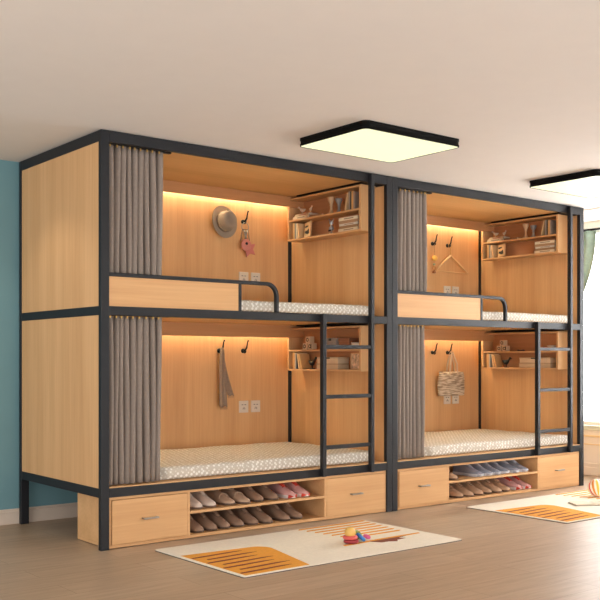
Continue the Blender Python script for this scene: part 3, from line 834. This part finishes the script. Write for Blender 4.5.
shrow([('white', .596, 'pale grey lace-up shoe'), ('white', .690, 'pale grey lace-up shoe'), ('loaf', .822, 'light brown loafer'), ('loaf', .920, 'light brown loafer'),
       ('brown', 1.030, B), ('brown', 1.140, B), ('pink', 1.268, Pk), ('pink', 1.372, Pk)], ZT, 'upper', 'left')
shrow([('brown', x, B) for x in (.596, .692, .786, .884, .986, 1.086, 1.220, 1.326)], ZBt, 'lower', 'left')
shrow([('tan', X2+.610, 'tan lace-up shoe')]+[('grey', X2+x, G_) for x in (.885, .978, 1.080, 1.178, 1.284, 1.382)], ZT, 'upper', 'right')
shrow([('tan', X2+x, 'tan lace-up shoe') for x in (.672, .775, .885, .988, 1.088, 1.190)]+[('pink', X2+1.330, Pk), ('pink', X2+1.432, Pk)], ZBt, 'lower', 'right')

# ---------------------------------------------------------------- rugs
rug_w = mat('cream_rug_pile', (238, 228, 210), .95, bump=.6, bscale=350, var=.04, vscale=60)
rug_o = mat('orange_rug_pile', (228, 156, 48), .95, bump=.6, bscale=350, var=.06, vscale=60)
rug_b = mat('rust_rug_pile', (128, 62, 36), .95, bump=.4, bscale=350)
rug_e = mat('dark_rug_binding', (96, 82, 72), .9)
def rug(x, y, label):
    """origin at the rug's front left corner on the floor"""
    LX, LY, T = 1.475, .805, .009
    b = MB()
    outer = rrect(0, LX, 0, LY, .010, 3)
    b.prism(outer, lambda a, c: (a, c, .0), lambda a, c: (a, c, .004), m=3)
    b.prism(rrect(.001, LX-.001, .001, LY-.001, .010, 3), lambda a, c: (a, c, .004), lambda a, c: (a, c, T), m=0)
    def pad(poly, m, h=.0012):
        b.prism(poly, lambda a, c: (a, c, T-.0006), lambda a, c: (a, c, T+h), m=m)
    # orange rounded block at the left front
    blk = [(.018, .012), (.400, .012), (.512, .44)]
    c0 = Vector((.512, .44)); pts = [(.018, .012), (.395, .012)]
    for k in range(7):
        a = PI*.5*k/6
        pts.append((.425+.075*math.cos(a), .455+.085*math.sin(a)))
    pts += [(.018, .575)]
    pad(pts, 1)
    for k in range(7):      # dark dashes woven into the block
        yy = .050+k*.070; x0 = .024+(.045 if k % 2 else 0)
        b.prism([(x0, yy), (x0+.10, yy+.002), (x0+.25, yy+.014), (x0+.31, yy+.022), (x0+.24, yy+.030), (x0+.08, yy+.022), (x0, yy+.016)], lambda a, c: (a, c, T), lambda a, c: (a, c, T+.0024), m=2)
    # orange stripes on the right half
    for k in range(8):
        yy = .768-k*.062; x1 = 1.465-k*.010
        x0 = .93+.01*k
        if k < 7:
            b.prism([(x0, yy), (x1-.03, yy+.002), (x1, yy+.016), (x1-.015, yy+.028), (x1-.05, yy+.025), (x0+.02, yy+.021)], lambda a, c: (a, c, T-.0006), lambda a, c: (a, c, T+.0016), m=1)
    yy = .262
    b.prism([(.83, yy-.012), (1.12, yy), (1.42, yy+.01), (1.425, yy+.030), (1.12, yy+.026), (.84, yy+.010)], lambda a, c: (a, c, T-.0006), lambda a, c: (a, c, T+.0018), m=1)
    b.prism([(1.02, yy-.002), (1.06, yy-.055), (1.11, yy-.060), (1.15, yy-.085), (1.18, yy-.052), (1.25, yy-.046), (1.22, yy-.018), (1.30, yy+.004)], lambda a, c: (a, c, T-.0006), lambda a, c: (a, c, T+.0014), m=2)
    o = b.build('rug', [rug_w, rug_o, rug_b, rug_e], loc=(x, y, 0))
    tag(o, label, 'rug', 'cream rugs with orange blocks and stripes')
rug(.220, -.975, 'cream rug with orange block and stripes, toy rings lying on it')
rug(2.600, -1.005, 'cream rug with orange block and stripes, beach ball and open book on it')

# ---------------------------------------------------------------- toys on the left rug
ZR = .0125
def torus(rad, tr, c=(0, 0, 0), M=None, n=28, k=12):
    b = MB(); rings = []
    for i in range(n):
        a = 2*PI*i/n; ring = []
        for j in range(k):
            q = 2*PI*j/k
            p = Vector(((rad+tr*math.cos(q))*math.cos(a), (rad+tr*math.cos(q))*math.sin(a), tr*math.sin(q)))
            if M: p = M @ p
            ring.append(tuple(p+Vector(c)))
        rings.append(ring)
    return b.loft(rings, closed=True)
tx, ty = 1.128, -.690
tag(torus(.0315, .0105).build('toy_ring', mat('crimson_wood', (150, 40, 48), .45), smooth=True, loc=(tx, ty, ZR+.0103)), 'dark red toy ring lying at the bottom of the small stack', 'toy ring', 'toy rings on the left rug')
tag(torus(.0300, .0105).build('toy_ring', mat('coral_wood', (214, 92, 84), .45), smooth=True, loc=(tx-.006, ty+.002, ZR+.0313)), 'coral toy ring under the wooden ball', 'toy ring', 'toy rings on the left rug')
tag(MB().lathe([(.001, -.030)]+[(.030*math.cos(a), .030*math.sin(a)) for a in [(-80+10*k)*PI/180 for k in range(17)]]+[(.001, .030)], n=28).build('wooden_ball', mat('ochre_wood_ball', (222, 178, 96), .45), smooth=True, loc=(tx-.006, ty+.002, ZR+.0313+.0265)), 'ochre wooden ball on top of the toy ring stack', 'ball')
tag(torus(.021, .010).build('toy_ring', mat('blue_wood', (56, 122, 196), .45), smooth=True, loc=(tx+.070, ty+.000, ZR+.0235), rot=(math.radians(20), math.radians(38), 0)), 'blue toy ring leaning on the red stack', 'toy ring', 'toy rings on the left rug')
tag(torus(.022, .010).build('toy_ring', mat('green_wood', (140, 150, 62), .45), smooth=True, loc=(tx+.088, ty+.050, ZR+.027), rot=(math.radians(42), math.radians(10), 0)), 'olive green toy ring behind the blue one', 'toy ring', 'toy rings on the left rug')
tag(torus(.013, .009).build('toy_ring', mat('pink_wood', (224, 92, 148), .45), smooth=True, loc=(tx+.142, ty+.030, ZR+.0135), rot=(math.radians(14), math.radians(12), 0)), 'pink toy ring lying furthest right on the left rug', 'toy ring', 'toy rings on the left rug')

# ---------------------------------------------------------------- ball and open book on the right rug
def beach_ball():
    b = MB(); R = .063; n = 48; K = 24
    M_ = Euler((math.radians(-14), math.radians(16), .3)).to_matrix()
    V = []; 
    for j in range(K+1):
        p = PI*j/K
        for i in range(n):
            a = 2*PI*i/n; V.append(tuple(M_ @ Vector((R*math.sin(p)*math.cos(a), R*math.sin(p)*math.sin(a), R*math.cos(p)))))
    pat = [0, 1, 0, 2, 0, 3, 0, 1, 0, 2, 0, 3]
    for j in range(K):
        for i in range(n):
            f = [j*n+i, j*n+(i+1) % n, (j+1)*n+(i+1) % n, (j+1)*n+i]
            if j == 0: f = [i, (j+1)*n+(i+1) % n, (j+1)*n+i]
            if j == K-1: f = [j*n+i, j*n+(i+1) % n, (j+1)*n]
            b.f.append(tuple(f)); b.m.append(pat[(i//2) % 12])
    b.v = V
    ms = [mat('ball_white', (246, 238, 222), .4), mat('ball_yellow', (240, 200, 70), .4), mat('ball_red', (226, 92, 80), .4), mat('ball_orange', (240, 150, 60), .4)]
    o = b.build('toy_ball', ms, smooth=True, loc=(3.685, -.475, ZR+R-.001)); tag(o, 'striped yellow, red and white ball on the right rug', 'ball')
beach_ball()
def open_book():
    r = empty('open_book', (3.350, -.672, ZR-.001), 'open picture book lying on the right rug', 'book', None, -.55); r.scale = (.88, .88, .88)
    b = MB().box(-.170, .170, -.082, .082, .0, .003); b.build('cover', mat('kraft_cover', (150, 128, 104), .7), r, bevel=.001)
    for s, nm in ((-1, 'left'), (1, 'right')):
        n = 14; top = []; bot = []
        for k in range(n+1):
            t = k/n; x = s*.164*t; z = .0045+.013*math.sin(min(1, t*3)*PI/2)*(1-.62*t)
            top.append((x, z))
        rings = [[(x, y, z) for x, z in top]+[(x, y, .0032) for x, z in reversed(top)] for y in (-.078, .078)]
        pg = MB().loft(rings).build('page_block', page_m if s < 0 else page_m, r)
        if s > 0:
            im = MB()
            pts = [(.05, -.05), (.10, -.055), (.125, -.01), (.105, .045), (.06, .03)]
            def zz(x): 
                t = x/.164; return .0045+.013*math.sin(min(1, t*3)*PI/2)*(1-.62*t)
            im.prism(pts, lambda a, c: (a, c, zz(a)-.0005), lambda a, c: (a, c, zz(a)+.0006))
            im.build('illustration', mat('page_picture', (150, 160, 138), .8), r)
open_book()
